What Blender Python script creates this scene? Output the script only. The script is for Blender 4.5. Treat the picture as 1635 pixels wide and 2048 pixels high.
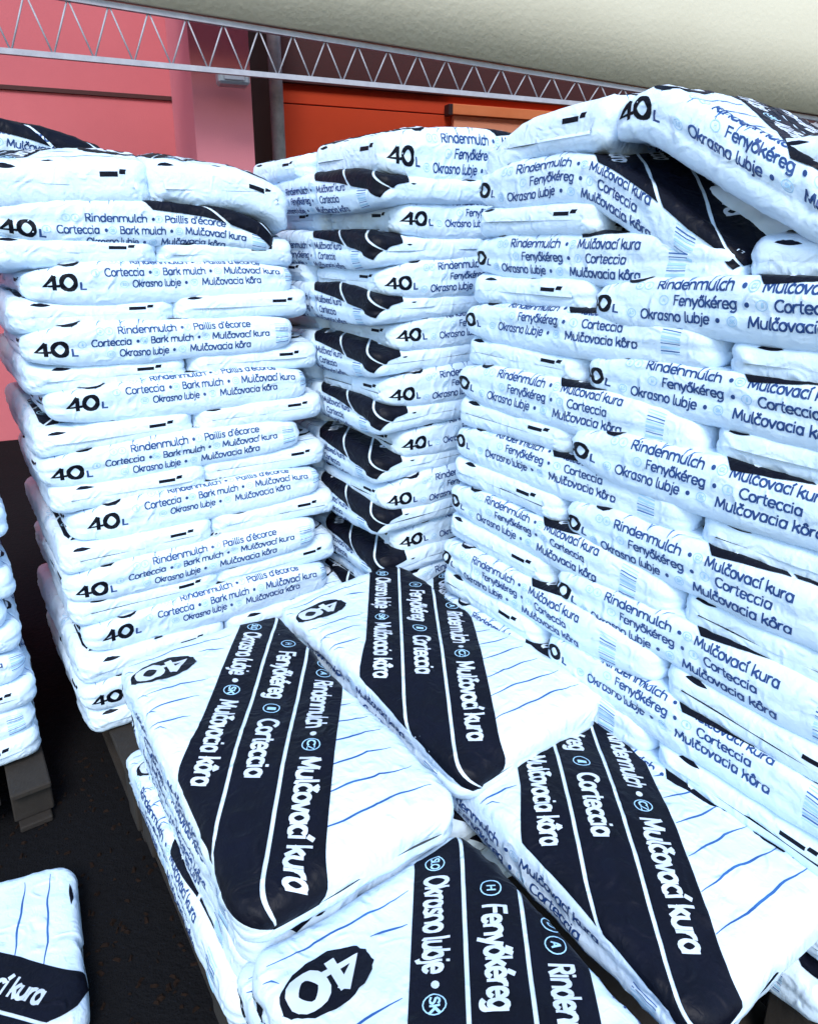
import bpy, bmesh, math, random
import numpy as np
from mathutils import Vector

for o in list(bpy.data.objects):
    bpy.data.objects.remove(o)
S = bpy.context.scene
COL = S.collection
R = math.radians

# ------------------------------------------------------------------ camera
EYE = 1.72
PITCH = 16.25
F_PX, CX, CY = 1400.0, 817.0, 893.0
cam = bpy.data.cameras.new('camera')
cam.sensor_width = 36
cam.sensor_fit = 'VERTICAL'
cam.sensor_height = 36
cam.lens = 36 * F_PX / 2048
cam.shift_y = -(1024 - CY) / 2048
cam.clip_start = 0.05
cam.clip_end = 600
cam_o = bpy.data.objects.new('camera', cam)
COL.objects.link(cam_o)
cam_o.location = (0, 0, EYE)
cam_o.rotation_euler = (R(90 - PITCH), 0, 0)
S.camera = cam_o

# ------------------------------------------------------------------ world, sun, exposure
SUN_AZ, SUN_EL = R(176), R(48)          # azimuth clockwise from +Y
w = bpy.data.worlds.new('World')
S.world = w
w.use_nodes = True
nt = w.node_tree
nt.nodes.clear()
sky = nt.nodes.new('ShaderNodeTexSky')
sky.sky_type = 'NISHITA'
sky.sun_disc = False
sky.sun_elevation = SUN_EL
sky.sun_rotation = SUN_AZ
sky.air_density = 1.6
sky.dust_density = 0.6
sky.ozone_density = 3.0
bg = nt.nodes.new('ShaderNodeBackground')
bg.inputs['Strength'].default_value = 0.14
wo = nt.nodes.new('ShaderNodeOutputWorld')
nt.links.new(sky.outputs[0], bg.inputs[0])
nt.links.new(bg.outputs[0], wo.inputs[0])
sd = bpy.data.lights.new('sun', 'SUN')
sd.energy = 1.5
sd.angle = R(22)
sd.color = (1.0, 0.96, 0.9)
so = bpy.data.objects.new('sun', sd)
COL.objects.link(so)
dv = Vector((math.sin(SUN_AZ) * math.cos(SUN_EL), math.cos(SUN_AZ) * math.cos(SUN_EL), math.sin(SUN_EL)))
so.rotation_euler = dv.to_track_quat('Z', 'Y').to_euler()
S.view_settings.view_transform = 'Standard'
S.view_settings.look = 'None'
S.view_settings.gamma = 1
S.view_settings.exposure = 1.12
S.cycles.max_bounces = 6
S.cycles.diffuse_bounces = 4

# ------------------------------------------------------------------ materials
def mat(name, col, rough=0.6, noise=None, bump=None, metal=0.0, spec=0.5, obj=False):
    """noise=(scale, amount 0..1, col2); bump=(scale, strength, distance)"""
    m = bpy.data.materials.new(name)
    m.use_nodes = True
    n = m.node_tree
    p = n.nodes['Principled BSDF']
    p.inputs['Roughness'].default_value = rough
    p.inputs['Metallic'].default_value = metal
    p.inputs['Specular IOR Level'].default_value = spec
    p.inputs['Base Color'].default_value = (*col, 1)
    tc = n.nodes.new('ShaderNodeTexCoord')
    if noise:
        nz = n.nodes.new('ShaderNodeTexNoise')
        nz.inputs['Scale'].default_value = noise[0]
        nz.inputs['Detail'].default_value = 6
        nz.inputs['Roughness'].default_value = 0.6
        n.links.new(tc.outputs['Object'], nz.inputs['Vector'])
        mr = n.nodes.new('ShaderNodeMapRange')
        mr.inputs['From Min'].default_value = 0.5 - noise[1] * 0.3
        mr.inputs['From Max'].default_value = 0.5 + 0.25
        n.links.new(nz.outputs['Fac'], mr.inputs['Value'])
        mx = n.nodes.new('ShaderNodeMix')
        mx.data_type = 'RGBA'
        mx.inputs['A'].default_value = (*col, 1)
        mx.inputs['B'].default_value = (*noise[2], 1)
        n.links.new(mr.outputs[0], mx.inputs['Factor'])
        n.links.new(mx.outputs['Result'], p.inputs['Base Color'])
        rr = n.nodes.new('ShaderNodeMapRange')
        rr.inputs['To Min'].default_value = max(0.05, rough - 0.1)
        rr.inputs['To Max'].default_value = min(1, rough + 0.12)
        n.links.new(nz.outputs['Fac'], rr.inputs['Value'])
        n.links.new(rr.outputs[0], p.inputs['Roughness'])
    if bump:
        last = None
        bl = bump if isinstance(bump, list) else [bump]
        for b in bl:
            nb = n.nodes.new('ShaderNodeTexNoise')
            nb.inputs['Scale'].default_value = b[0]
            if len(b) > 4: nb.noise_type = b[4]
            nb.inputs['Detail'].default_value = 4
            if len(b) > 3:
                nb.inputs['Distortion'].default_value = b[3]
            n.links.new(tc.outputs['Object'], nb.inputs['Vector'])
            bp = n.nodes.new('ShaderNodeBump')
            bp.inputs['Strength'].default_value = b[1]
            bp.inputs['Distance'].default_value = b[2]
            n.links.new(nb.outputs['Fac'], bp.inputs['Height'])
            if last:
                n.links.new(last.outputs[0], bp.inputs['Normal'])
            last = bp
        n.links.new(last.outputs[0], p.inputs['Normal'])
    return m

FILM_BUMP = [(15, 0.55, 0.012, 1.8, 'RIDGED_MULTIFRACTAL'), (60, 0.5, 0.004, 0.8)]
M = {}
M['film'] = mat('white_film', (0.59, 0.755, 0.925), 0.34, (5, 0.8, (0.67, 0.80, 0.93)), FILM_BUMP, spec=0.42)
M['black'] = mat('black_print', (0.0025, 0.003, 0.006), 0.5, (9, 0.8, (0.003, 0.004, 0.013)), FILM_BUMP, spec=0.14)
M['navy'] = mat('navy_ink', (0.008, 0.036, 0.15), 0.45, (30, 0.8, (0.014, 0.06, 0.22)))
M['blue'] = mat('blue_ink', (0.006, 0.05, 0.24), 0.5, (14, 0.8, (0.03, 0.15, 0.42)))
M['pale'] = mat('pale_blue_ink', (0.30, 0.55, 0.78), 0.5, (14, 0.8, (0.42, 0.66, 0.84)))
M['white'] = mat('white_ink', (0.60, 0.66, 0.74), 0.5, (20, 0.8, (0.5, 0.57, 0.68)))
M['asphalt'] = mat('asphalt', (0.004, 0.004, 0.005), 0.95, (2.5, 0.9, (0.006, 0.006, 0.007)), [(40, 0.8, 0.01), (160, 0.6, 0.004)], spec=0.1)  # base colour darkened to carry the shade between the stacks
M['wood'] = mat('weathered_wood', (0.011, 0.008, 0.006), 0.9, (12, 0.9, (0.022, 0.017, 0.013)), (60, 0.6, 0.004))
M['pink'] = mat('pink_plaster', (0.46, 0.105, 0.125), 0.85, (1.6, 0.9, (0.52, 0.13, 0.15)), (120, 0.35, 0.004))
M['pink2'] = mat('light_pink_plaster', (0.56, 0.17, 0.21), 0.85, (1.6, 0.9, (0.62, 0.20, 0.24)), (120, 0.35, 0.004))
M['orange'] = mat('red_orange_plaster', (0.52, 0.042, 0.008), 0.85, (1.3, 0.9, (0.60, 0.060, 0.012)), (120, 0.35, 0.004))
M['darkred'] = mat('ledge_and_wall_shade_red', (0.035, 0.005, 0.006), 0.75, (2, 0.9, (0.055, 0.008, 0.008)), (80, 0.3, 0.004))  # colour of the wall ledge and of the shade painted on the upper wall
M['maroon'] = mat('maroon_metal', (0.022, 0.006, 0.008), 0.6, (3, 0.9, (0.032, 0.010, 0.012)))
M['salmon'] = mat('salmon_board', (0.80, 0.31, 0.18), 0.7, (4, 0.9, (0.84, 0.36, 0.22)), (60, 0.3, 0.003))
M['frame_orange'] = mat('orange_frame', (0.74, 0.20, 0.06), 0.6, (6, 0.9, (0.80, 0.25, 0.09)))
M['steel'] = mat('white_painted_steel', (0.38, 0.38, 0.43), 0.5, (18, 0.9, (0.27, 0.27, 0.32)), (90, 0.3, 0.002))
M['pipe'] = mat('grey_pipe', (0.14, 0.15, 0.17), 0.5, (11, 0.9, (0.34, 0.35, 0.38)), (70, 0.4, 0.003))
M['cream'] = mat('cream_canvas', (0.52, 0.485, 0.38), 0.8, (1.2, 0.9, (0.57, 0.535, 0.43)), (30, 0.3, 0.01))
M['darkmetal'] = mat('dark_metal', (0.03, 0.03, 0.035), 0.5, (12, 0.9, (0.05, 0.05, 0.06)))
M['glassdark'] = mat('lamp_glass', (0.35, 0.36, 0.40), 0.3, (12, 0.9, (0.28, 0.29, 0.33)))

def tag(o, label=None, cat=None, group=None, kind=None):
    if label: o['label'] = label
    if cat: o['category'] = cat
    if group: o['group'] = group
    if kind: o['kind'] = kind
    return o

def empty(name, loc):
    o = bpy.data.objects.new(name, None)
    o.empty_display_size = 0.1
    COL.objects.link(o)
    o.location = loc
    return o

def link(name, mesh, parent=None, loc=None, rz=0.0):
    o = bpy.data.objects.new(name, mesh)
    COL.objects.link(o)
    if parent: o.parent = parent
    if loc is not None: o.location = loc
    if rz: o.rotation_euler = (0, 0, rz)
    return o

# ------------------------------------------------------------------ site frame
AV, AU = R(55.5), R(-34.5)
VV = np.array([math.sin(AV), math.cos(AV)])            # to the far right
BB = np.array([math.sin(AU), math.cos(AU)])            # to the far left
ROT_V = math.atan2(VV[1], VV[0])
ROT_U = math.atan2(-BB[1], -BB[0])
def ab(a, b):
    p = a * VV + b * BB
    return float(p[0]), float(p[1])

# ------------------------------------------------------------------ bags
L0, W0, T0 = 0.86, 0.48, 0.0905
RR = 0.054
NS, NQ = 92, 106
SIG = (L0 - 2 * RR) + math.pi * RR
C0 = 2 * (W0 - 2 * RR) + 2 * math.pi * RR
DS, DQ = SIG / NS, C0 / NQ

def vnoise(x, y, seed, per=None):
    """smooth value noise, vectorised; per = period of y in cells"""
    rs = np.random.RandomState(seed)
    N = 64
    g = rs.rand(N, N) * 2 - 1
    xi = np.floor(x).astype(int); yi = np.floor(y).astype(int)
    fx = x - xi; fy = y - yi
    fx = fx * fx * (3 - 2 * fx); fy = fy * fy * (3 - 2 * fy)
    def at(i, j):
        jj = j % per if per else j
        return g[i % N, jj % N]
    return (at(xi, yi) * (1 - fx) * (1 - fy) + at(xi + 1, yi) * fx * (1 - fy)
            + at(xi, yi + 1) * (1 - fx) * fy + at(xi + 1, yi + 1) * fx * fy)

def _even(fx, fz, t1):
    """table turning even steps of arc length into the profile's own parameter"""
    t = np.linspace(0, t1, 4001)
    x, z = fx(t), fz(t)
    L = np.concatenate([[0], np.cumsum(np.hypot(np.diff(x), np.diff(z)))])
    return L / L[-1] * t1, t
_HS = RR * .70
_SIDE_L, _SIDE_T = _even(lambda t: _HS * np.abs(np.sin(t)) ** .62, lambda t: T0 * .66 * np.sign(np.cos(t)) * np.abs(np.cos(t)) ** .7, math.pi)
_END_L, _END_T = _even(lambda t: RR * (1 - np.cos(t)), lambda t: T0 * .5 * np.sin(t) ** .55, math.pi / 2)

def bag_grid(seed, thick=1.0, fat=.20, ls=1.0, ws=1.0, dome=0.004, rough=1.0, deform=None):
    sg = (np.arange(NS + 1) * DS)[:, None] * np.ones((1, NQ))
    qq = (np.arange(NQ) * DQ)[None, :] * np.ones((NS + 1, 1))      # q measured from top centre line
    p = ((qq + C0 / 2) % C0) - C0 / 2
    e = np.minimum(sg, SIG - sg)
    quarter = math.pi * RR / 2
    al = np.interp(np.clip(e / RR, 0, math.pi / 2), _END_L, _END_T)
    xs = np.where(e < quarter, RR * (1 - np.cos(al)), RR + e - quarter)
    k = np.sin(al) ** 0.55
    Rc = 0.055
    y0 = W0 / 2 - Rc * (1 - np.sqrt(np.clip(1 - (np.clip(Rc - xs, 0, Rc) / Rc) ** 2, 0, 1)))
    h = RR * .70 * np.sqrt(np.clip(k, 0, 1))
    f = y0 - h
    F0 = W0 / 2 - RR
    ap = np.abs(p)
    be = np.interp(np.clip((ap - F0) / RR, 0, math.pi), _SIDE_L, _SIDE_T)
    cb = np.cos(be)
    bottom = ap > F0 + math.pi * RR
    yt = np.where(ap < F0, ap / F0 * f, f + h * np.sin(be) ** 0.62)
    yb = (C0 / 2 - ap) / F0 * f
    y = np.sign(p + 1e-12) * np.where(bottom, yb, yt)
    rz = T0 / 2 * 1.19 * thick
    z = rz * k * np.sign(cb) * np.abs(cb) ** 0.70
    x = np.where(sg < SIG / 2, xs, L0 - xs) - L0 / 2
    endn = np.exp(-(np.clip(xs - .02, 0, 1) / .10) ** 2)
    z = z * ((1 + fat) * (1 - endn) + (1 - .8 * fat) * endn)
    # outward direction estimate
    P = np.stack([x, y, z], -1)
    def normals(P):
        d1 = np.gradient(P, axis=0)
        d2 = np.roll(P, -1, 1) - np.roll(P, 1, 1)
        n = np.cross(d1, d2)
        n /= (np.linalg.norm(n, axis=-1, keepdims=True) + 1e-9)
        return n
    n = normals(P)
    top = np.clip(1 - ap / (F0 + 0.02), 0, 1)
    endf = np.exp(-e / 0.05)
    sidef = np.exp(-((ap - F0 - 0.07) / 0.05) ** 2)
    X = sg; Y = qq
    def per(c): return max(2, int(round(C0 / c)))
    d = 0.0062 * vnoise(X / 0.21, Y / C0 * per(.2), seed, per(.2))
    d += 0.0026 * vnoise(X / 0.075, Y / C0 * per(.08), seed + 1, per(.08))
    r1 = 1 - np.abs(vnoise(X / 0.05 + 0.6 * vnoise(X / .1, Y / .1, seed + 9), Y / C0 * per(.045), seed + 2, per(.045)))
    d += rough * 0.0022 * (r1 ** 4)
    # gathers running in from the sealed ends
    d += endf * 0.0045 * vnoise(X / 0.12, Y / C0 * per(.028), seed + 3, per(.028))
    # long folds along the gusset
    d += sidef * 0.0032 * vnoise(X / 0.19, Y / C0 * per(.022), seed + 4, per(.022))
    fold = vnoise(X / .3, Y * 0, seed + 7)
    d -= 0.0045 * np.exp(-((ap - (F0 + .085 + .012 * fold)) / 0.006) ** 2) * (1 - endf)
    # tight diagonal tension folds and dents across the gusset and ends
    w1 = vnoise((X + .8 * Y) / .045, (Y * 1.0) / C0 * per(.16), seed + 21, per(.16))
    w2 = vnoise((X - .7 * Y) / .038, (Y * 1.0) / C0 * per(.13), seed + 22, per(.13))
    m1 = np.clip(vnoise(X / .13, Y / C0 * per(.11), seed + 23, per(.11)) * 1.6, 0, 1)
    d += rough * (sidef + .35) * m1 * .0040 * ((1 - np.abs(w1)) ** 3 - .3)
    d += rough * (sidef + .25) * (1 - m1) * .0028 * ((1 - np.abs(w2)) ** 4 - .2)
    P = P + n * d[..., None] * np.clip(k, 0, 1)[..., None]
    P[..., 2] += dome * np.where(P[..., 2] > 0, 1, 0.2) * (1 - (2 * P[..., 0] / L0) ** 2) * (1 - (2 * P[..., 1] / W0) ** 2)
    P[..., 0] += 0.006 * vnoise(Y / C0 * per(.12), X * 0, seed + 5) * endf
    P[..., 2] += T0 / 2 * thick
    P[..., 0] *= ls; P[..., 1] *= ws
    if deform is not None:
        P = deform(P)
    P[0] = P[0].mean(0) * 0 + np.stack([P[0, :, 0], P[0, :, 1], P[0, :, 2].mean() + 0 * P[0, :, 2]], -1)
    P[-1] = np.stack([P[-1, :, 0], P[-1, :, 1], P[-1, :, 2].mean() + 0 * P[-1, :, 2]], -1)
    n = normals(P)
    return P, n

def grid_mesh(P, name='mulch_bag'):
    me = bpy.data.meshes.new(name)
    n = P.shape[1]
    idx = np.arange((NS + 1) * n).reshape(NS + 1, n)
    a = idx[:-1]; b = idx[1:]
    quads = np.stack([a, b, np.roll(b, -1, 1), np.roll(a, -1, 1)], -1).reshape(-1, 4)
    nf = len(quads)
    me.vertices.add(P.shape[0] * n)
    me.vertices.foreach_set('co', P.reshape(-1))
    me.loops.add(nf * 4); me.polygons.add(nf)
    me.loops.foreach_set('vertex_index', quads.reshape(-1).astype(np.int32))
    me.polygons.foreach_set('loop_start', np.arange(0, nf * 4, 4, dtype=np.int32))
    me.polygons.foreach_set('use_smooth', np.ones(nf, bool))
    me.update(calc_edges=True)
    me.validate()
    me.materials.append(M['film'])
    return me

# ---- flat print, laid out in (s, q): s along the bag, q across the top; q < 0 runs down the gusset
def _arc(cx, cy, rx, ry, a0, a1, n=None):
    n = n or max(3, int(abs(a1 - a0) / 20))
    return [(cx + rx * math.cos(R(a0 + (a1 - a0) * i / n)), cy + ry * math.sin(R(a0 + (a1 - a0) * i / n))) for i in range(n + 1)]
_O = lambda cx=.25, rx=.20, cy=.25, ry=.25: _arc(cx, cy, rx, ry, 0, 360)
_DOT = lambda x: [(x, .645), (x, .715)]
GL = {
 'a': (.55, [_O(), [(.46, .5), (.46, 0)]]), 'b': (.53, [[(.06, .74), (.06, 0)], _O(.27)]),
 'c': (.45, [_arc(.26, .25, .21, .25, 50, 310)]), 'd': (.55, [_O(), [(.46, .74), (.46, 0)]]),
 'e': (.52, [_arc(.26, .25, .21, .25, 0, 318), [(.06, .25), (.46, .25)]]),
 'g': (.55, [_O(), [(.46, .5), (.46, .1), (.46, -.06)] + _arc(.26, -.06, .20, .15, 0, -140)[1:]]),
 'h': (.53, [[(.06, .74), (.06, 0)], _arc(.26, .30, .19, .20, 180, 0) + [(.45, .15), (.45, 0)]]),
 'i': (.20, [[(.08, .5), (.08, 0)], _DOT(.08)]), 'j': (.22, [[(.12, .5), (.12, -.08), (.08, -.17), (-.02, -.19)], _DOT(.12)]),
 'k': (.47, [[(.06, .74), (.06, 0)], [(.08, .22), (.40, .5)], [(.19, .31), (.43, 0)]]),
 'l': (.22, [[(.08, .74), (.08, .10), (.12, .02), (.19, .0)]]),
 'm': (.82, [[(.06, .5), (.06, 0)], _arc(.24, .31, .17, .19, 180, 0) + [(.41, .15), (.41, 0)], _arc(.58, .31, .17, .19, 180, 0) + [(.75, .15), (.75, 0)]]),
 'n': (.53, [[(.06, .5), (.06, 0)], _arc(.26, .30, .19, .20, 180, 0) + [(.45, .15), (.45, 0)]]),
 'o': (.52, [_O(.26, .21)]), 'r': (.34, [[(.06, .5), (.06, 0)], _arc(.26, .28, .19, .22, 175, 75)]),
 's': (.42, [[(.35, .44), (.24, .5), (.11, .47), (.07, .37), (.14, .28), (.28, .22), (.35, .13), (.29, .03), (.18, 0), (.04, .05)]]),
 't': (.35, [[(.15, .68), (.15, .10), (.20, .01), (.31, .01)], [(.0, .5), (.31, .5)]]),
 'u': (.53, [[(.06, .5), (.06, .35)] + _arc(.25, .20, .19, .20, 180, 360), [(.44, .5), (.44, 0)]]),
 'v': (.47, [[(.02, .5), (.22, 0)], [(.22, 0), (.42, .5)]]), 'y': (.47, [[(.02, .5), (.23, .02)], [(.43, .5), (.14, -.20)]]),
 'A': (.62, [[(.02, 0), (.30, .7)], [(.30, .7), (.58, 0)], [(.12, .22), (.48, .22)]]),
 'B': (.54, [[(.07, .7), (.07, 0)], [(.07, .68), (.25, .68)] + _arc(.27, .53, .16, .15, 80, -80) + [(.07, .38)], [(.09, .38), (.28, .38)] + _arc(.30, .20, .18, .18, 80, -80) + [(.07, .02)]]),
 'C': (.62, [_arc(.36, .35, .31, .35, 48, 312)]), 'D': (.64, [[(.07, .7), (.07, 0)], [(.07, .68), (.22, .68)] + _arc(.26, .35, .32, .33, 80, -80) + [(.07, .02)]]),
 'F': (.47, [[(.07, .7), (.07, 0)], [(.07, .68), (.43, .68)], [(.07, .37), (.38, .37)]]),
 'G': (.68, [_arc(.36, .35, .31, .35, 48, 345) , [(.38, .33), (.66, .33)]]),
 'H': (.62, [[(.07, .7), (.07, 0)], [(.54, .7), (.54, 0)], [(.07, .36), (.54, .36)]]),
 'I': (.22, [[(.10, .7), (.10, 0)]]), 'K': (.56, [[(.07, .7), (.07, 0)], [(.09, .28), (.50, .7)], [(.20, .40), (.53, 0)]]),
 'L': (.46, [[(.07, .7), (.07, .02), (.42, .02)]]),
 'M': (.78, [[(.07, 0), (.12, .7)], [(.12, .7), (.38, .12)], [(.38, .12), (.64, .7)], [(.64, .7), (.70, 0)]]),
 'O': (.74, [_arc(.36, .35, .32, .35, 0, 360)]), 'P': (.52, [[(.07, .7), (.07, 0)], [(.07, .68), (.26, .68)] + _arc(.28, .50, .19, .18, 80, -80) + [(.07, .32)]]),
 'R': (.55, [[(.07, .7), (.07, 0)], [(.07, .68), (.26, .68)] + _arc(.28, .51, .18, .17, 80, -80) + [(.07, .34)], [(.24, .34), (.50, 0)]]),
 'S': (.50, [[(.43, .62), (.30, .70), (.15, .67), (.08, .54), (.14, .42), (.33, .33), (.43, .21), (.37, .06), (.23, 0), (.05, .07)]]),
 'Z': (.52, [[(.05, .68), (.46, .68), (.05, .02), (.48, .02)]]),
 '4': (.60, [[(.40, .7), (.04, .20), (.56, .20)], [(.40, .7), (.40, 0)]]), '0': (.60, [_arc(.30, .35, .25, .35, 0, 360)]),
 "'": (.16, [[(.08, .74), (.06, .56)]]), ' ': (.26, []),
}
_caron = lambda x: [[(x - .11, .74), (x, .61)], [(x, .61), (x + .11, .74)]]
GL['č'] = (GL['c'][0], GL['c'][1] + _caron(.26))
GL['é'] = (GL['e'][0], GL['e'][1] + [[(.22, .60), (.34, .75)]])
GL['í'] = (GL['i'][0], [GL['i'][1][0], [(.06, .60), (.18, .75)]])
GL['ő'] = (GL['o'][0], GL['o'][1] + [[(.14, .60), (.24, .75)], [(.30, .60), (.40, .75)]])
GL['ô'] = (GL['o'][0], GL['o'][1] + [[(.14, .61), (.26, .74)], [(.26, .74), (.38, .61)]])

def text2d(text, s0, s1, q, cap, wt=.11):
    """stroke lettering from s0 to s1 with its baseline at q; returns verts, faces"""
    tot = sum(GL[c][0] for c in text) - .08
    kx = (s1 - s0) / tot; ky = cap / .70
    V, Fc = [], []
    x = 0; hk = 0
    for ch in text:
        adv, st = GL[ch]
        for p in st:
            pts = np.array([((x + a) * kx + s0, b * ky + q) for a, b in p])
            closed = len(pts) > 6 and np.linalg.norm(pts[0] - pts[-1]) < 1e-9
            t = np.gradient(pts, axis=0)
            if closed: t[0] = t[-1] = pts[1] - pts[-2]
            t /= np.linalg.norm(t, axis=1, keepdims=True) + 1e-12
            wd = wt * (kx * np.abs(t[:, 1:]) + ky * np.abs(t[:, :1])) / 2
            n_ = np.stack([-t[:, 1], t[:, 0]], -1) * wd
            if not closed:
                pts = pts.copy(); pts[0] -= t[0] * wd[0] * .45; pts[-1] += t[-1] * wd[-1] * .45
            b0 = len(V); k = len(pts)
            h = .00009 * (hk % 4); hk += 1
            V += [(a, b, h) for a, b in pts + n_] + [(a, b, h) for a, b in pts - n_]
            Fc += [(b0 + i, b0 + i + 1, b0 + k + i + 1, b0 + k + i) for i in range(k - 1)]
        x += adv
    return np.array(V), Fc

def rotd(v, d, c0):
    """text laid in (e, c) axes: e along d, c along its left normal"""
    n = np.array([-d[1], d[0]])
    o = v.copy()
    o[:, :2] = v[:, :1] * d + v[:, 1:2] * n + np.array(c0)
    return o

def ellipse(cx, cy, rx, ry, n=20, jag=0.0, seed=0):
    rs = random.Random(seed)
    a = [(cx + rx * math.cos(t) * (1 + jag * (rs.random() - .5)), cy + ry * math.sin(t) * (1 + jag * (rs.random() - .5)))
         for t in [2 * math.pi * i / n for i in range(n)]]
    return np.array(a), [tuple(range(n))]

def ring(cx, cy, rx, ry, wd, n=16):
    a = []
    for t in [2 * math.pi * i / n for i in range(n)]:
        a.append((cx + rx * math.cos(t), cy + ry * math.sin(t)))
    for t in [2 * math.pi * i / n for i in range(n)]:
        a.append((cx + (rx - wd) * math.cos(t), cy + (ry - wd) * math.sin(t)))
    return np.array(a), [(i, (i + 1) % n, n + (i + 1) % n, n + i) for i in range(n)]

def poly(pts):
    return np.array(pts, float), [tuple(range(len(pts)))]

def clip(pts, n, c, keep_above):
    out = []
    m = len(pts)
    for i in range(m):
        p, q = np.array(pts[i]), np.array(pts[(i + 1) % m])
        dp = (p @ n - c) * (1 if keep_above else -1); dq = (q @ n - c) * (1 if keep_above else -1)
        if dp >= 0: out.append(tuple(p))
        if (dp > 0) != (dq > 0) and abs(dp - dq) > 1e-12:
            out.append(tuple(p + (q - p) * dp / (dp - dq)))
    return out

def stroke(pts, wd):
    pts = np.array(pts)
    t = np.gradient(pts, axis=0)
    t /= np.linalg.norm(t, axis=1, keepdims=True) + 1e-9
    n = np.stack([-t[:, 1], t[:, 0]], -1)
    k = len(pts)
    wv = (wd * np.ones(k))[:, None] / 2
    a = np.concatenate([pts + n * wv, pts - n * wv])
    return a, [(i, i + 1, k + i + 1, k + i) for i in range(k - 1)]

def badge(cx, q, txt, r=0.0105):
    out = []
    v, f = ring(cx, q + .009, r * 1.15, r, 0.0016)
    out.append((v, f, 'pale'))
    w_ = r * (1.1 if len(txt) > 1 else .45)
    if txt:
        v, f = text2d(txt, cx - w_ / 2, cx + w_ / 2, q + .0055, 0.0075, .13)
        out.append((v, f, 'pale'))
    return out

def side_print(kind, ds=0.0, dq=0.0, d40=0.0):
    o = []
    cap = 0.0200
    r1, r2, r3 = 0.008 + dq, -0.0245 + dq, -0.057 + dq
    def T(t, a, b, q, m='navy'):
        v, f = text2d(t, a + ds, b + ds, q, cap, .108); o.append((v, f, m))
    def dot(s, q):
        v, f = ellipse(s + ds, q + .009, .0050, .0050, 10); o.append((v, f, 'navy'))
    if kind == 'H':
        T('Rindenmulch', .198, .385, r1); dot(.408, r1); T('Mulčovací kura', .446, .640, r1)
        T('Fenyőkéreg', .247, .397, r2); dot(.420, r2); T('Corteccia', .475, .600, r2)
        T('Okrasno lubje', .163, .338, r3); dot(.360, r3); T('Mulčovacia kôra', .425, .645, r3)
        for s, q, t in [(.150, r1, 'D'), (.174, r1, 'A'), (.428, r1, 'CZ'), (.222, r2, 'H'), (.450, r2, 'I'), (.138, r3, 'SLO'), (.392, r3, 'SK')]:
            o.extend(badge(s + ds, q, t))
        bs = .715
    else:
        T('Rindenmulch', .266, .443, r1); dot(.463, r1); T("Paillis d'écorce", .500, .692, r1)
        T('Corteccia', .186, .302, r2); dot(.322, r2); T('Bark mulch', .361, .496, r2); dot(.516, r2); T('Mulčovací kura', .560, .758, r2)
        T('Okrasno lubje', .265, .413, r3); dot(.432, r3); T('Mulčovacia kôra', .483, .689, r3)
        for s, q, t in [(.215, r1, 'D'), (.240, r1, 'A'), (.480, r1, 'F'), (.160, r2, 'I'), (.340, r2, 'GB'), (.540, r2, 'CZ'), (.240, r3, 'SLO'), (.458, r3, 'SK')]:
            o.extend(badge(s + ds, q, t))
        bs = .781
    code = []
    y = -.060 + dq
    rs = random.Random(3)
    while y < .020 + dq:
        hgt = rs.choice([.002, .003, .006])
        code.append((*poly([(bs + ds, y), (bs + .048 + ds, y), (bs + .048 + ds, y + hgt), (bs + ds, y + hgt)]), 'pale' if rs.random() < .6 else 'blue'))
        y += hgt + rs.choice([.003, .004, .006])
    mark = []
    s40 = d40
    qq = -.052 + dq * .6
    v, f = text2d('40', s40, s40 + .086, qq, 0.043, .150)
    mark.append((v, f, 'black'))
    v, f = text2d('L', s40 + .100, s40 + .115, qq, 0.020, .16)
    mark.append((v, f, 'navy'))
    return o, code, mark

D = np.array([.817, -.577]); Nn = np.array([.577, .817])
BANDP = [(.455, .020), (.36, .105), (.024, .345), (.030, .46), (.06, .515), (.29, .512), (.868, .102), (.884, .035), (.842, -.034), (.800, -.002), (.62, .012)]
C_LO, C_HI = .289, .584

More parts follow.
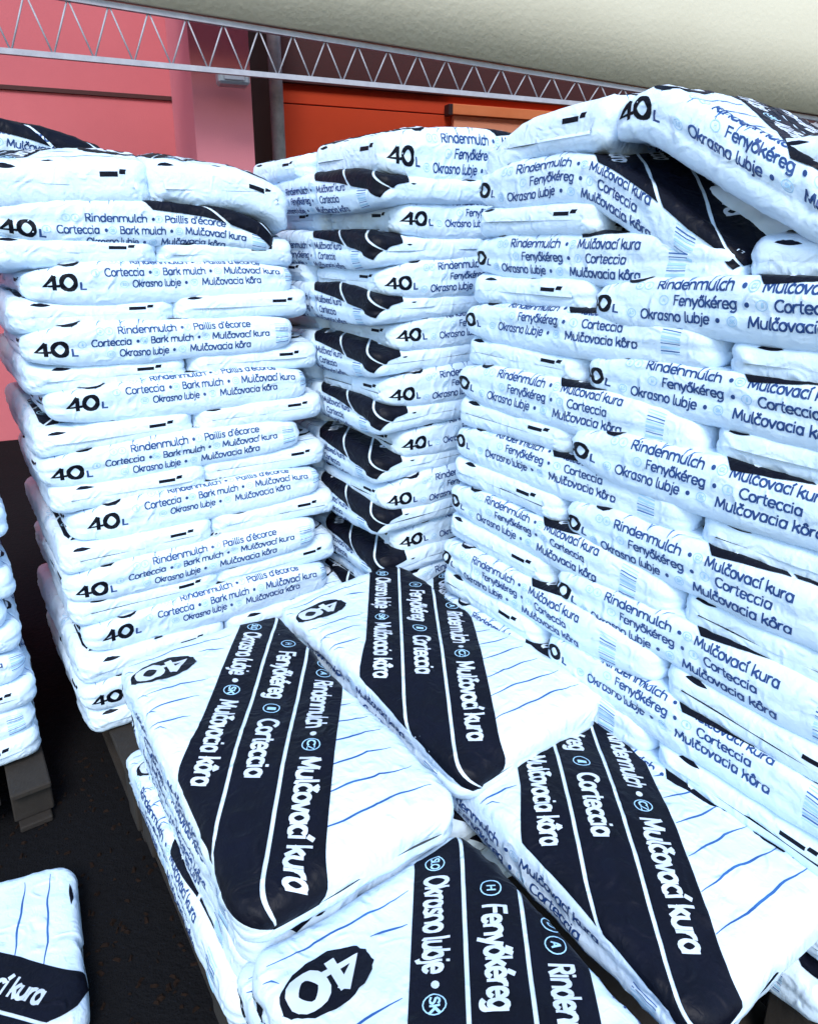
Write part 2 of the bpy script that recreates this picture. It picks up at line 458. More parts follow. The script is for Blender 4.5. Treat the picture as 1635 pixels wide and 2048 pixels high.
BAND_KINDS = {
    'flat': BANDP,
    'inner': [(.440, .055), (.36, .115), (.060, .335), (.065, .42), (.10, .432), (.38, .432), (.78, .150), (.80, .100), (.76, .070), (.62, .062)],
    'tip': [(.455, .008), (.36, .105), (.024, .345), (.030, .46), (.06, .515), (.29, .512), (.868, .102), (.884, .002), (.842, -.068), (.790, -.030), (.62, -.006)],
    'shard': [(.445, .020), (.36, .105), (.024, .345), (.030, .46), (.06, .515), (.29, .512), (.868, .130), (.880, .090), (.842, .058), (.760, .045), (.62, .040), (.53, .028)],
    'high': [(.440, .055), (.36, .115), (.024, .345), (.030, .46), (.06, .515), (.29, .512), (.78, .150), (.80, .100), (.76, .070), (.62, .062)],
}
def band_print(BANDP):
    """three black stripes, their white lettering, the 40 badge and its digits"""
    stripes, letters = [], []
    gap = .0075
    wdt = (C_HI - C_LO - 2 * gap) / 3
    for i in range(3):
        white = []
        c0 = C_LO + i * (wdt + gap); c1 = c0 + wdt
        pp = clip(BANDP, Nn, c0 if i else -9, True)
        pp = clip(pp, Nn, c1 if i < 2 else 9, False)
        stripes.append([(*poly(pp), 'black')])
        cc = c0 + wdt * .30
        cap = .040
        if i == 2:
            rows = [('Rindenmulch', .045, .225), ('Mulčovací kura', .315, .570)]
            bad = [(-.030, 'D'), (.012, 'A'), (.280, 'CZ')]; dots = [.247]
        elif i == 1:
            rows = [('Fenyőkéreg', -.060, .120), ('Corteccia', .200, .360)]
            bad = [(-.095, 'H'), (.160, 'I')]; dots = []
        else:
            rows = [('Okrasno lubje', -.135, .050), ('Mulčovacia kôra', .140, .375)]
            bad = [(-.165, 'SLO'), (.105, 'SK')]; dots = [.072]
        for t, a, b in rows:
            v, f = text2d(t, a, b, cc, cap, .135)
            white.append((rotd(v, D, (0, 0)), f, 'white'))
        for e_, t in bad:
            v, f = ring(e_, cc + .017, .017, .019, .0022)
            white.append((rotd(v, D, (0, 0)), f, 'pale'))
            hw = .012 if len(t) > 1 else .005
            v, f = text2d(t, e_ - hw, e_ + hw, cc + .010, .015, .13)
            white.append((rotd(v, D, (0, 0)), f, 'pale'))
        for e_ in dots:
            v, f = ellipse(e_, cc + .018, .007, .007, 10)
            white.append((rotd(v, D, (0, 0)), f, 'white'))
        letters.append(white)
    v, f = ellipse(.135, .105, .050, .078, 44, .07, 5)
    bdg = [(v, f, 'black')]
    v, f = text2d('40', -.056, .056, -.026, .052, .17)
    v = np.stack([v[:, 1] + .135, -v[:, 0] + .105, v[:, 2]], -1)
    return stripes, letters, bdg, [(v, f, 'white')]

def wave_lines(seed):
    o = []
    rs = random.Random(seed)
    def wl(s, q0, q1):
        n = max(6, int((q1 - q0) / .012))
        pts = []
        ph = rs.random() * 6
        for i in range(n + 1):
            t = i / n
            q = q0 + (q1 - q0) * t
            pts.append((s + .0024 * math.sin(ph + q * 30) + .0012 * math.sin(ph * 2 + q * 84) + .02 * (t - .5), q))
        tp = [.0012 + .0034 * min(1, 3 * min(i, n - i) / n) for i in range(n + 1)]
        o.append((*stroke(pts, np.array(tp)), 'blue'))
    for i in range(8):
        s = .06 + i * .056
        q1 = (C_LO - .577 * s) / .817 - .012
        q0 = .036 if i % 3 == 0 else .018
        if abs(s - .135) < .055: q0 = .20
        if q1 - q0 > .03: wl(s, q0, q1)
    for i in range(10):
        s = .25 + i * .060
        q0 = max(.035, (C_HI - .577 * s) / .817 + .010)
        q1 = W0 - .045 - .02 * rs.random()
        if q1 - q0 > .03: wl(s, q0, q1)
    # short ticks on the rolled gusset edge
    for i in range(5):
        s = .07 + i * .068
        q0 = rs.uniform(.020, .026)
        o.append((*stroke([(s, q0), (s + .008, q0 + .012), (s + .022, q0 + .020)], np.array([.001, .0028, .001])), 'blue'))
    return o

def end_marks(seed):
    o = []
    rs = random.Random(seed)
    sL = L0 + (SIG - L0) / 2      # seam position in s at the L end
    s0 = -(SIG - L0) / 2
    s = s0 + .016
    q = W0 * .31 + rs.uniform(-.01, .01)
    o.append((*poly([(s - .005, q), (s + .005, q), (s + .005, q - .056), (s - .005, q - .056)]), 'black'))
    o.append((*poly([(s + .000, q - .060), (s + .010, q - .060), (s + .010, q - .080), (s + .000, q - .080)]), 'black'))
    for (sc, qc, hl, hh) in [(sL - .046, .34 + rs.uniform(-.03, .03), .034, .0065), (s0 + .036, .41 + rs.uniform(-.03, .02), .028, .0085), (s0 + .060, .27 + rs.uniform(-.05, .05), .016, .006),
                             (sL - .020, .12 + rs.uniform(-.04, .04), .012, .003)]:
        n = 12
        pts = [(sc + hh * math.sin(math.pi * i / n) * (1 + .4 * rs.random()), qc - hl + 2 * hl * i / n) for i in range(n + 1)]
        pts += [(sc - hh * .5 * math.sin(math.pi * i / n), qc - hl + 2 * hl * i / n) for i in range(n - 1, 0, -1)]
        o.append((*poly(pts), 'black'))
    return o

def flip180(items):
    return [(np.concatenate([np.stack([L0 - v[:, 0], W0 - v[:, 1]], -1), v[:, 2:]], -1), f, m) for v, f, m in items]

def slice_print(items):
    """join, cut along the bag grid lines, return verts(s,q), faces, material list"""
    bm = bmesh.new()
    for v, f, m in items:
        vs = [bm.verts.new((float(a[0]), float(a[1]), float(a[2]) if len(a) > 2 else 0)) for a in v]
        for face in f:
            try:
                fc = bm.faces.new([vs[i] for i in face]); fc.material_index = INK.index(m)
            except ValueError:
                pass
    bmesh.ops.triangulate(bm, faces=[f for f in bm.faces if len(f.verts) > 4])
    xs = [v.co.x for v in bm.verts]; ys = [v.co.y for v in bm.verts]
    off_s = (SIG - L0) / 2
    for k in range(NS + 1):
        x = k * DS - off_s
        if min(xs) < x < max(xs):
            bmesh.ops.bisect_plane(bm, geom=bm.verts[:] + bm.edges[:] + bm.faces[:], dist=1e-6, plane_co=(x, 0, 0), plane_no=(1, 0, 0))
    for k in range(-NQ, NQ + 1):
        y = k * DQ + W0 / 2
        if min(ys) < y < max(ys):
            bmesh.ops.bisect_plane(bm, geom=bm.verts[:] + bm.edges[:] + bm.faces[:], dist=1e-6, plane_co=(0, y, 0), plane_no=(0, 1, 0))
    bm.verts.index_update()
    V = np.array([v.co[:3] for v in bm.verts])
    Fc = [[v.index for v in f.verts] for f in bm.faces]
    Mi = [f.material_index for f in bm.faces]
    bm.free()
    return V, Fc, Mi
INK = ['black', 'navy', 'blue', 'pale', 'white']

def wrap_print(pr, G, off, name):
    V, Fc, Mi = pr
    P, n = G
    sg = np.clip((V[:, 0] + (SIG - L0) / 2) / DS, 0, NS - 1e-4)
    q = ((V[:, 1] - W0 / 2) / DQ)
    i = np.floor(sg).astype(int); fi = (sg - i)[:, None]
    j = np.floor(q).astype(int); fj = (q - j)[:, None]
    j0 = j % NQ; j1 = (j + 1) % NQ
    def bl(A):
        return (A[i, j0] * (1 - fi) * (1 - fj) + A[i + 1, j0] * fi * (1 - fj) + A[i, j1] * (1 - fi) * fj + A[i + 1, j1] * fi * fj)
    co = bl(P) + bl(n) * (off + V[:, 2:3])
    me = bpy.data.meshes.new(name)
    me.from_pydata(co.tolist(), [], Fc)
    for k in INK: me.materials.append(M[k])
    me.polygons.foreach_set('material_index', np.array(Mi, dtype=np.int32))
    me.polygons.foreach_set('use_smooth', np.ones(len(Fc), bool))
    # normals to match the bag
    me.update()
    return me

PR = {}
def get_print(kind, q, d40):
    k = (kind, q, d40)
    if k not in PR:
        ds, dq = {('H', 0): (0, 0), ('H', 1): (.012, .014), ('H', 3): (.060, .026), ('H', 4): (.015, -.036), ('H', 2): (-.012, -.012), ('M', 0): (.020, -.010), ('M', 1): (.02, .008),
                  ('F', 0): (0, -.010), ('F', 1): (.038, .018), ('F', 2): (-.01, -.036)}[(kind, q)]
        PR[k] = [slice_print(x) for x in side_print('F' if kind == 'F' else 'H', ds, dq, d40)]
    return PR[k]
def stretch(items, k):
    return [(v * np.array([k, 1, 1][:v.shape[1]]), f, m) for v, f, m in items]
BANDS = {}
def get_band(k):
    if k not in BANDS:
        STR, LET, BDG, DIG = band_print(BAND_KINDS[k[0]])
        BANDS[k] = ([slice_print(stretch(x, k[1])) for x in STR], [slice_print(stretch(x, k[1])) for x in LET],
                    slice_print(BDG), slice_print(DIG))
    return BANDS[k]
SL_LINES = [slice_print(wave_lines(s)) for s in (1, 2)]
SL_END = [slice_print(end_marks(s)) for s in (1, 2, 3)]
SL_BACK = slice_print(flip180(side_print('F', 0, 0)[0]))

class BagKit:
    """meshes of one bag shape: film body and everything printed on it"""
    def __init__(self, seed, kind='H', q=0, back=False, d40=None, band=1.0, bk=None, ends=True, **kw):
        G = bag_grid(seed, **kw)
        if d40 is None: d40 = {'H': -.017, 'M': .015, 'F': .030 if q != 1 else .052}[kind]
        self.body = grid_mesh(G[0])
        let, code, mark = get_print(kind, q, d40)
        self.parts = [('side_lettering', wrap_print(let, G, .0010, 'side_lettering')),
                      ('barcode', wrap_print(code, G, .0007, 'barcode')),
                      ('volume_mark', wrap_print(mark, G, .0007, 'volume_mark')),
                      ('thin_stripes', wrap_print(SL_LINES[seed % 2], G, .0006, 'thin_stripes')),
                      ('end_mark', wrap_print(SL_END[seed % 3], G, .0007, 'end_mark'))]
        if not ends: self.parts.pop()
        st, le, bd, dg = get_band((bk or {'H': 'shard', 'M': 'shard', 'F': 'high'}[kind], band))
        self.duo = [('black_stripe', wrap_print(a, G, .0019, 'black_stripe'), 'stripe_lettering', wrap_print(b, G, .0027, 'stripe_lettering')) for a, b in zip(st, le)]
        self.duo.append(('oval_badge', wrap_print(bd, G, .0019, 'oval_badge'), 'badge_lettering', wrap_print(dg, G, .0027, 'badge_lettering')))
        if back:
            self.parts.append(('side_lettering', wrap_print(SL_BACK, G, .0007, 'side_lettering')))

BAGS = 0
def bag(kit, a, b, z, axis, label, group, tilt=(0, 0), turn=0.0, flip=False):
    """a, b = centre in site frame, z = height of the underside"""
    global BAGS
    x, y = ab(a, b)
    o = link('mulch_bag', kit.body, None, (x, y, z))
    rz = (ROT_U if axis == 'U' else ROT_V) + turn + (math.pi if flip else 0)
    o.rotation_euler = (tilt[0], tilt[1], rz)
    tag(o, label, 'bag', group)
    for nm, me in kit.parts:
        link(nm, me, o)['kind'] = 'stuff'
    for na, ma, nb, mb in kit.duo:
        c = link(na, ma, o)
        link(nb, mb, c)['kind'] = 'stuff'
    BAGS += 1
    return o

rnd = random.Random(11)
def jit(s): return rnd.uniform(-s, s) * 1.5
KH = [BagKit(100 + 11 * i, 'H', i % 3) for i in range(7)]
KB = [BagKit(150 + 11 * i, 'H', 4, bk='tip') for i in range(3)]
KE = [BagKit(250 + 11 * i, 'M', i % 2, d40=.065, bk='inner') for i in range(5)]
KM = [BagKit(200 + 11 * i, 'M', i % 2) for i in range(4)]
KF = {0: [BagKit(300 + 11 * i, 'F', 0) for i in range(2)], 1: [BagKit(400 + 11 * i, 'F', 1) for i in range(2)]}
ORD = ['first', 'second', 'third', 'fourth', 'fifth', 'sixth', 'seventh', 'eighth', 'ninth', 'tenth', 'eleventh', 'twelfth']
def ordl(i): return ORD[i]

# ---- left stack: front face along V at b = 2.33, leaning forward towards its foot
G_L = 'white mulch bags in the left stack'
def zl(j, top=.15, t=.0905): return EYE + top - j * t
for j in range(19):
    zc = zl(j); zr = zc - EYE
    bf = 2.335 + .155 * min(0, zr) + jit(.006)
    sh = .055 * min(1, max(0, -zr) / .35)
    z0 = zc - T0 / 2
    if j % 2 == 1:
        i = (j - 1) // 2
        q = i % 2
        a0 = .198 + (.045 if q else 0) + sh * .4
        kit = KF[q][i // 2 % 2]
        if j == 1:
            def dfm(P):
                x = P[..., 0]
                P = P.copy(); P[..., 2] -= .05 * np.clip((x - .12) / .3, 0, 1) ** 2
                return P
            kit = BagKit(711, 'F', 2, bk='tip', deform=dfm, rough=1.3)
        bag(kit, a0 + L0 / 2 + jit(.006), bf + W0 / 2, z0, 'V', 'long mulch bag, %s lettered row from the top of the left stack' % ordl(i), G_L, (jit(.012), jit(.01)), jit(.012))
        if j < 4:
            bag(KF[1 - q][0], a0 + L0 / 2, bf + W0 * 1.5, z0, 'V', 'mulch bag %s at the back of the left stack' % ('just under the top layer' if j == 1 else 'three layers below the top'), G_L)
    else:
        i = j // 2
        for c in range(2):
            ac = sh + .64 - W0 / 2 + c * W0 + .01 + (.0 if j else (-.01 if c else .0))
            side = 'right' if c else 'left'
            kit = KE[(i + c * 2) % 5]
            tl = (jit(.012), jit(.012))
            zz = z0
            if j == 0:
                def dft(P, c=c):
                    y = -P[..., 1]; x = -P[..., 0]
                    P = P.copy()
                    if c:
                        P[..., 2] -= .075 * np.clip((y + .02) / .26, 0, 1) ** 2
                        P[..., 2] += .018 * np.exp(-((y + .17) / .07) ** 2)
                    else:
                        P[..., 2] += .012 * np.sin(y * 9) - .02
                    return P
                kit = BagKit(731 + c, 'M', 0, deform=dft, rough=1.6, dome=.016, thick=1.45 if c else 1.55, d40=.065, bk='inner')
            bag(kit, ac + jit(.006), bf + .004 + L0 / 2 + jit(.008), zz, 'U', 'plain bag end on the %s, %s row of ends down the left stack' % (side, ordl(i)), G_L, tl, jit(.012), flip=True)
# a bag thrown on the back of the stack, top left
bag(BagKit(745, 'F', 0, rough=1.6, dome=.02, bk='tip'), .13, 2.78, EYE + .262, 'V', 'mulch bag thrown on the back left of the left stack, dark band showing', G_L, (.05, .10), .12)

# ---- middle stack: corner towards the camera at a = 1.22, b = 1.92
G_M = 'white mulch bags in the middle stack'
for j in range(19):
    zc = EYE + .255 - j * .0912
    z0 = zc - T0 / 2
    if j % 2 == 0:
        i = j // 2
        a0 = 1.220 + (.058 if i % 2 else 0)
        kit = KM[i % 4] if j else BagKit(761, 'M', 0, rough=1.3, dome=.018, thick=1.35)
        bag(kit, a0 + L0 / 2 + jit(.008), 1.915 + jit(.008) + W0 / 2, z0, 'V', 'mulch bag with 40 L on the right face, %s down the middle stack' % ordl(i), G_M, (jit(.008), -.006 - .0042 * j + jit(.006)), jit(.012))
        bag(KE[(i + 2) % 5], a0 + L0 / 2 - .03, 2.40 + W0 / 2, z0, 'V', 'mulch bag behind the corner bag, %s down the dark gap beside the left stack' % ordl(i), G_M, (jit(.01), jit(.01)), jit(.01))
    else:
        i = (j - 1) // 2
        bag(KB[i % 3], 1.185 + W0 / 2 + jit(.006), 1.915 + L0 / 2 + jit(.008), z0, 'U', 'mulch bag with black band at the corner, %s down the middle stack' % ordl(i), G_M, (.004 * j + jit(.006), .010 + jit(.006)), jit(.012))

# ---- right stack: face along U at a = 1.40
G_R = 'white mulch bags in the right stack'
TR = .0940
for j in range(19):
    zr = .24 - j * TR
    zc = EYE + zr
    z0 = zc - T0 / 2
    af = 1.395 + .11 * min(0, zr) + jit(.005)
    if j % 2 == 1:
        i = (j - 1) // 2
        kit = KH[(i * 2) % 7]
        if j == 1:
            def dr(P):
                x = P[..., 0]; y = P[..., 1]
                P = P.copy()
                P[..., 2] += .018 * np.exp(-((x + .02) / .16) ** 2) - .13 * np.clip((x + .02) / .44, 0, 1.2) ** 1.6
                P[..., 2] -= .07 * np.clip((-y + .04) / .24, 0, 1) ** 2 * np.clip((x + .1) / .4, 0, 1)
                return P
            kit = BagKit(791, 'H', 2, bk='flat', deform=dr, rough=1.5)
        bag(kit, af + W0 / 2, 1.705 - L0 / 2 + jit(.006), z0, 'U', 'mulch bag beside the middle stack, %s far lettered one down the right stack' % ordl(i), G_R, (jit(.01), jit(.01)), jit(.01))
        if j > 0:
            bag(KE[(i + 1) % 5], af + L0 / 2 + .01, 1.705 - L0 - W0 / 2 - .006, z0, 'V', 'plain mulch bag end at the right edge, %s from the top there' % ordl(i), G_R, (jit(.01), jit(.01)), jit(.01))
    else:
        i = j // 2
        ke = KE[(i + 3) % 5]; kl = KH[(i * 3 + 1) % 7]
        if j == 0:
            def de(P):
                y = P[..., 1]
                P = P.copy(); P[..., 2] -= .10 * np.clip((y + .02) / .24, 0, 1.1) ** 2 * 1.0
                P[..., 2] += .012
                return P
            def dl(P):
                x = P[..., 0]
                P = P.copy(); P[..., 2] += .034 * np.exp(-((x + .33) / .15) ** 2) - .42 * np.clip((x + .36) / .8, 0, 1) ** 1.4
                return P
            ke = BagKit(801, 'M', 0, d40=.09, bk='inner', deform=de, rough=1.3, dome=.012, thick=1.3)
            kl = BagKit(811, 'H', 3, deform=dl, rough=1.5, dome=.012, d40=.03)
        bag(ke, af + L0 / 2 + .004, 1.700 - W0 / 2, z0, 'V', 'plain mulch bag end next to the middle stack, %s down the right stack' % ordl(i), G_R, (jit(.01), jit(.01)), jit(.01))
        if j == 2: af += .13
        bag(kl, af + W0 / 2 - .008, 1.690 - W0 - L0 / 2, z0, 'U', 'mulch bag with the largest side lettering, %s down the right stack' % ordl(i), G_R, (jit(.01), jit(.01)), jit(.01), flip=(j == 2))

# ---- low stack in front
G_F = 'white mulch bags in the low front stack'
ZT = EYE - 1.12
def soft(seed, kind='H', q=4, amp=.018, back=True, **kw):
    def df(P):
        x = P[..., 0]; y = P[..., 1]
        P = P.copy()
        up = (P[..., 2] > T0 / 2)
        P[..., 2] += np.where(up, .010 * np.sin(x * 7 + seed) * np.cos(y * 9 + seed), 0)
        return P
    return BagKit(seed, kind, q, back=back, bk='flat', fat=.05, ends=False, deform=df, dome=amp, rough=1.5, **kw)
KA, KB, KC, KD = soft(901, ls=1.10, band=1.10), soft(913, ls=1.10, band=1.03), soft(925, ls=1.06), soft(937)
bag(KA, .29 + W0 / 2, 1.865 - L0 * .55, ZT - .092, 'U', 'mulch bag lying flat at the front left, its black band towards the camera', G_F, (.0, .0), R(-.5))
bag(KB, .80 + W0 / 2, 1.925 - L0 * .55, ZT - .090, 'U', 'mulch bag lying flat in the centre, against the foot of the middle stack', G_F, (0, 0), R(1.5))
bag(KC, .85 + W0 / 2, 1.31 - L0 * .53, ZT - .182, 'U', 'mulch bag lying flat at the bottom right, one step below the centre bag', G_F, (0, 0), R(-.5))
bag(KH[0], .29 + W0 / 2 + .005, 1.815 - L0 / 2, ZT - .182, 'U', 'mulch bag directly under the front left bag, lettered side showing', G_F)
bag(KD, .30 + W0 / 2, .945 - L0 / 2, ZT - .182, 'U', 'mulch bag closest to the camera, one step below the front left bag', G_F, (0, 0), R(.8))
for k in range(2, 5):
    for c, a0 in enumerate((.29, .80)):
        for d, b1 in enumerate((1.87, 1.0)):
            if c == 1 and d == 1: continue
            bag(KH[(k + c + d) % 5], a0 + W0 / 2 + jit(.015), b1 - L0 / 2 + jit(.02), ZT - .092 - .0905 * k, 'U',
                'mulch bag in the %s layer of the low stack, %s' % (['third', 'fourth', 'bottom'][k - 2], ['outer far column', 'outer near column', 'inner far column'][d if c == 0 else 2]), G_F, (jit(.01), jit(.01)), jit(.012))
# strip bag squeezed between the centre bag and the right stack
bag(soft(949, back=False), 1.285 + .0, 1.86 - L0 / 2, ZT - .150, 'U', 'mulch bag squeezed between the centre flat bag and the right stack', G_F, (R(10), 0), R(1.5))
# bags on the ground, bottom left
G_E = 'white mulch bags in the stack at the left edge'
for j in range(17):
    z0 = .145 + j * .0905
    be = 2.20 + .10 * (j / 17) + jit(.008)
    if j % 2:
        bag(KF[j // 2 % 2][0], .085 - L0 / 2 + jit(.01), be + W0 / 2, z0, 'V', 'long mulch bag of the stack at the left edge, %s from the ground' % ordl((j - 1) // 2), G_E, (jit(.01), jit(.01)), jit(.012))
    else:
        bag(KE[j // 2 % 5], .095 - W0 / 2 + jit(.01), be + L0 / 2, z0, 'U', 'plain bag end of the stack at the left edge, %s from the ground' % ordl(j // 2), G_E, (jit(.01), jit(.01)), jit(.012), flip=True)
bag(KH[3], -.345, 1.60, .0, 'V', 'mulch bag lying alone on the dark ground in the bottom left corner', None, (0, 0), -.12)

# ------------------------------------------------------------------ box helper
def box_mesh(name, sx, sy, sz, m, bev=0.004, org='base'):
    bm = bmesh.new()
    bmesh.ops.create_cube(bm, size=1)
    for v in bm.verts:
        v.co = Vector((v.co.x * sx, v.co.y * sy, v.co.z * sz + (sz / 2 if org == 'base' else 0)))
    if bev:
        bmesh.ops.bevel(bm, geom=bm.edges[:], offset=bev, segments=1, affect='EDGES')
    me = bpy.data.meshes.new(name)
    bm.to_mesh(me); bm.free()
    me.materials.append(m)
    return me

def bar_mesh(name, p, q, wd, m, n=4):
    bm = bmesh.new()
    p = Vector(p); q = Vector(q)
    d = (q - p).normalized()
    u = d.orthogonal().normalized(); v = d.cross(u)
    if n == 4:
        u = Vector((0, 0, 1)); u = (u - d * u.dot(d)).normalized(); v = d.cross(u)
    rings = []
    for c in (p, q):
        rings.append([bm.verts.new(c + (u * math.cos(t) + v * math.sin(t)) * wd / 2 * (1.414 if n == 4 else 1))
                      for t in [(2 * math.pi * (i + .5)) / n for i in range(n)]])
    for i in range(n):
        bm.faces.new([rings[0][i], rings[0][(i + 1) % n], rings[1][(i + 1) % n], rings[1][i]])
    bm.faces.new(rings[0][::-1]); bm.faces.new(rings[1])
    bmesh.ops.recalc_face_normals(bm, faces=bm.faces)
    me = bpy.data.meshes.new(name)
    bm.to_mesh(me); bm.free()
    me.materials.append(m)
    if n > 4:
        for f in me.polygons: f.use_smooth = True
    return me

# ------------------------------------------------------------------ pallets
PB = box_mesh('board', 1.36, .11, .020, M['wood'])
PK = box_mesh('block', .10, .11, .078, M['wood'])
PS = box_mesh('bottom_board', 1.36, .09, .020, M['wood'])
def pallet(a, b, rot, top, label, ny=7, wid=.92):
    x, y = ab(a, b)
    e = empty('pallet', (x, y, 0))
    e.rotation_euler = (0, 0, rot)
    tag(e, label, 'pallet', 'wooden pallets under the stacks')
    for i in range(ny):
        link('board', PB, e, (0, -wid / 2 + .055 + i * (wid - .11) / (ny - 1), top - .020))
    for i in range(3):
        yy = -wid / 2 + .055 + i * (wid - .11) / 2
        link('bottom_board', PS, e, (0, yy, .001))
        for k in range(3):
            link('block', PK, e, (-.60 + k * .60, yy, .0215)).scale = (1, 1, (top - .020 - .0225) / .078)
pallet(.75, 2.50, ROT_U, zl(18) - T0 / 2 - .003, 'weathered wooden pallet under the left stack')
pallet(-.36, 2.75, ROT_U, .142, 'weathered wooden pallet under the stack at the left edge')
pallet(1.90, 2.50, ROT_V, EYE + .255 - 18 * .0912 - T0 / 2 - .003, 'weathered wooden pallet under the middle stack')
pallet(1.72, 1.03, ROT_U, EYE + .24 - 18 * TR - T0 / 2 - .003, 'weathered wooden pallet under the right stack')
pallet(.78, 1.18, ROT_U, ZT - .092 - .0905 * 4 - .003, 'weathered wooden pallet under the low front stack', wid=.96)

# ------------------------------------------------------------------ ground
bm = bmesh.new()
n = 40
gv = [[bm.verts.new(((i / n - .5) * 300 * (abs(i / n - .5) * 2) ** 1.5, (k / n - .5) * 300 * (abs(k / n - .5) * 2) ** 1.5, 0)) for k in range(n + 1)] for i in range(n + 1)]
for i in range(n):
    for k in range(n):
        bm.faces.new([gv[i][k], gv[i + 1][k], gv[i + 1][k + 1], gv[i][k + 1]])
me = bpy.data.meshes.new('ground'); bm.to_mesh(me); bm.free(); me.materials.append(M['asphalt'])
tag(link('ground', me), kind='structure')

M['bark'] = mat('bark', (0.007, 0.004, 0.003), 0.95, (30, 0.9, (0.018, 0.010, 0.007)), spec=0.1)
rb = random.Random(8)
vv, ff = [], []
for i in range(900):
    a = rb.uniform(-.9, .35); b = rb.uniform(.6, 2.4)
    x, y = ab(a, b)
    l = rb.uniform(.003, .011); wd = l * rb.uniform(.3, .7); t = rb.uniform(0, 6.3); hz = rb.uniform(.003, .009)
    c, sn = math.cos(t), math.sin(t)
    k = len(vv)
    for dx, dy, dz in ((-l, -wd, .0005), (l, -wd * .6, .0005), (l * .8, wd, .0005), (-l * .7, wd * .8, .0005), (-l * .6, -wd * .4, hz), (l * .7, -wd * .2, hz * .7), (l * .4, wd * .6, hz), (-l * .4, wd * .5, hz * .8)):
        vv.append((x + dx * c - dy * sn, y + dx * sn + dy * c, dz))
    ff += [(k + 4, k + 5, k + 6, k + 7), (k, k + 1, k + 5, k + 4), (k + 1, k + 2, k + 6, k + 5), (k + 2, k + 3, k + 7, k + 6), (k + 3, k, k + 4, k + 7)]
me = bpy.data.meshes.new('bark_crumbs'); me.from_pydata(vv, [], ff); me.materials.append(M['bark'])
tag(link('bark_crumbs', me), 'scattered bark crumbs on the dark ground between the stacks', 'bark', kind='stuff')

# ------------------------------------------------------------------ building behind
WA = R(68)
W1 = np.array([math.sin(WA), math.cos(WA)])
WN = np.array([-W1[1], W1[0]])
WROT = math.atan2(W1[1], W1[0])
def hit(px, py, dist):
    """where the line of sight through a photo pixel meets the vertical plane `dist` metres away"""
    th = R(PITCH)
    c = np.array([px - CX, CY - py, F_PX])
    X = c[0]; Y = c[2] * math.cos(th) + c[1] * math.sin(th); Z = -c[2] * math.sin(th) + c[1] * math.cos(th)
    t = dist / (X * WN[0] + Y * WN[1])
    P = np.array([X, Y]) * t
    return float(P @ W1), Z * t + EYE          # coordinate along the wall, height
def wp(l, dist): 
    p = l * W1 + dist * WN
    return float(p[0]), float(p[1])
def slab(name, l0, l1, dist, z0, z1, th, m, parent=None, bev=.003):
    me = box_mesh(name, l1 - l0, th, z1 - z0, m, bev)
    x, y = wp((l0 + l1) / 2, dist + th / 2)
    if parent:
        px_, py_, _ = parent.location
        dx, dy = x - px_, y - py_
        c, s = math.cos(-WROT), math.sin(-WROT)
        return link(name, me, parent, (dx * c - dy * s, dx * s + dy * c, z0))
    return link(name, me, None, (x, y, z0), WROT)

DW = 7.0
lA, _ = hit(330, 200, DW)
lP0, _ = hit(385, 200, 5.4); lP1, _ = hit(503, 200, 5.4)
lO0, zseam = hit(560, 207, 6.4)
bld = empty('building', (*wp(0, 6.4), 0))
bld.rotation_euler = (0, 0, WROT)
tag(bld, 'pink and red-orange rendered building behind the stacks of bags', 'building')
_, zs = hit(200, 188, DW)
slab('pink_wall', lA - 9, lA + 1.2, DW, 0, 6.2, .3, M['pink'], bld)
slab('wall_ledge', lA - 9, lA + .6, DW - .02, zs - .018, zs + .018, .02, M['darkred'], bld)
slab('pilaster', lP0, lP1, 5.4, 0, 6.2, DW - 5.4, M['pink2'], bld)
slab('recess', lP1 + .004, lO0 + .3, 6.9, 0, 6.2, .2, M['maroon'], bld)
lO1, _ = hit(1800, 260, 6.4)
_, ztop = hit(800, 200, 6.4)
slab('red_orange_wall', lO0, lO1 + 8, 6.4, 0, zseam, .25, M['orange'], bld)
slab('upper_wall', lO0, lO1 + 8, 6.41, zseam + .012, 6.2, .25, M['orange'], bld)
slab('wall_joint', lO0, lO1 + 8, 6.43, zseam - .01, zseam + .02, .2, M['maroon'], bld)
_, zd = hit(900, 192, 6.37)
slab('upper_wall_shade', lO0 + .02, lO1 + 8, 6.36, zd, zd + .9, .045, M['darkred'], bld)  # flat dark panel standing in for shade on the upper wall
# opening with a pale orange shutter
lw0, zw = hit(905, 207, 6.3); lw1, _ = hit(1150, 230, 6.3); _, zw2 = hit(905, 228, 6.3)
fr = slab('window', lw0 + .03, lw1, 6.34, 1.0, zw2 - .004, .058, M['salmon'], bld)
slab('lintel', lw0, lw1 + .05, 6.30, zw2, zw, .11, M['frame_orange'], bld)
slab('bracket', lw0 - .045, lw0 - .004, 6.29, zw2 - .01, zw - .005, .10, M['maroon'], bld)
slab('dark_wall_stretch', lw1 + .25, lO1 + 8, 6.33, 0, zd - .01, .06, M['maroon'], bld)  # plain dark maroon stretch of wall towards the right end

# drain pipe
lp, _ = hit(554, 230, 5.9)
pe = empty('drain_pipe', (*wp(lp, 5.9), 0)); pe.rotation_euler = (0, 0, WROT)
tag(pe, 'grey vertical drain pipe between the pink pilaster and the red-orange wall', 'pipe')
link('pipe', bar_mesh('pipe', (0, 0, 0), (0, 0, 6), .105, M['pipe'], 20), pe)
for zz in (1.4, 3.9, 5.6):
    link('pipe_clamp', bar_mesh('pipe_clamp', (0, 0, zz), (0, 0, zz + .05), .125, M['darkmetal'], 20), pe)
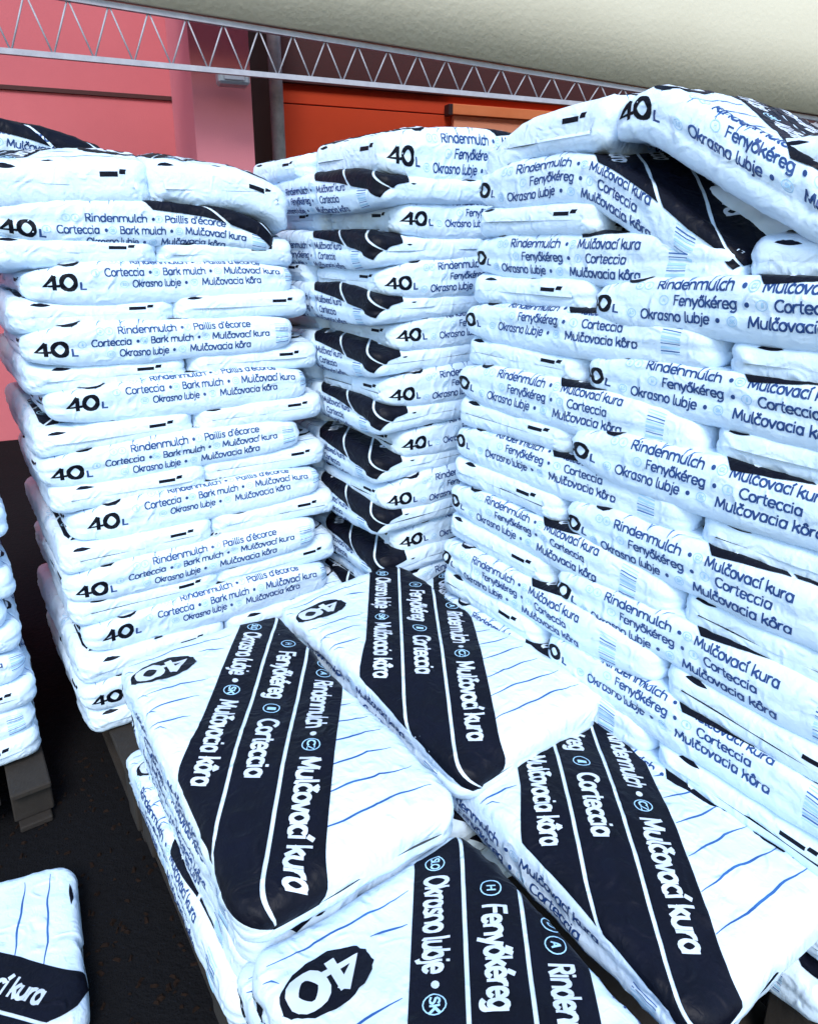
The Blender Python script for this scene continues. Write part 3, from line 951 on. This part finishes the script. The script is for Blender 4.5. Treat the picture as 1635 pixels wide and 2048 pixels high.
# small fixture at the top of the pilaster
lf, zf = hit(466, 172, 5.1)
fe = empty('wall_lamp', (*wp(lf, 5.1), zf)); fe.rotation_euler = (0, 0, WROT)
tag(fe, 'small grey floodlight high on the light pink pilaster', 'lamp')
link('lamp_housing', box_mesh('lamp_housing', .20, .14, .09, M['glassdark'], .015), fe)
link('lamp_lens', box_mesh('lamp_lens', .13, .012, .05, M['steel'], .004), fe, (0, -.077, .02))
link('bracket', box_mesh('bracket', .05, .22, .03, M['darkmetal'], .004), fe, (0, .18, .09))

# truss and canopy
DT = 4.8
l1, z1 = hit(1538, 243, DT); l0, z0 = hit(700, 166, DT)
u1, y1 = hit(1538, 223, DT); u0, y0 = hit(1154, 161, DT)
def low(l): return z0 + (z1 - z0) * (l - l0) / (l1 - l0)
def upp(l): return y0 + (y1 - y0) * (l - u0) / (u1 - u0)
te = empty('roof_truss', (*wp(0, DT), 0)); te.rotation_euler = (0, 0, WROT)
tag(te, 'white lattice girder under the cream canopy, above the red-orange wall', 'truss')
LA_, LB_ = hit(-200, 100, DT)[0], l1 + 1.4
link('lower_chord', bar_mesh('lower_chord', (LA_, 0, low(LA_)), (LB_, 0, low(LB_)), .030, M['steel']), te)
link('upper_chord', bar_mesh('upper_chord', (LA_, 0, upp(LA_)), (LB_, 0, upp(LB_)), .030, M['steel']), te)
per = .105 * 2
x = LA_ + .1; k = 0
while x < LB_ - per:
    a = (x, 0, low(x)); b = (x + per / 2, 0, upp(x + per / 2)); c = (x + per, 0, low(x + per))
    link('brace', bar_mesh('brace', a, b, .010, M['steel'], 6), te)
    link('brace', bar_mesh('brace', b, c, .010, M['steel'], 6), te)
    x += per
ce = empty('canopy', (*wp(0, DT), 0)); ce.rotation_euler = (0, 0, WROT)
tag(ce, 'cream canvas canopy edge above the white lattice girder', 'canopy')
bm = bmesh.new()
pts = []
N2 = 24
for i in range(N2 + 1):
    l = LA_ + (LB_ - LA_) * i / N2
    zz = upp(l) + .024
    sag = .008 * math.sin(i * .5)
    pts.append([bm.verts.new((l, -.05 + sag, zz)), bm.verts.new((l, -.10 + sag * 2, zz + .5)), bm.verts.new((l, -.03 + sag, zz + 1.5)),
                bm.verts.new((l, .03 + sag, zz + 1.5)), bm.verts.new((l, .02 + sag, zz))])
for i in range(N2):
    for k in range(5):
        bm.faces.new([pts[i][k], pts[i + 1][k], pts[i + 1][(k + 1) % 5], pts[i][(k + 1) % 5]])
bmesh.ops.recalc_face_normals(bm, faces=bm.faces)
me = bpy.data.meshes.new('canvas'); bm.to_mesh(me); bm.free(); me.materials.append(M['cream'])
for f in me.polygons: f.use_smooth = True
link('canvas', me, ce)
#print('bags', BAGS, 'tris', sum(len(m.polygons) for m in bpy.data.meshes))
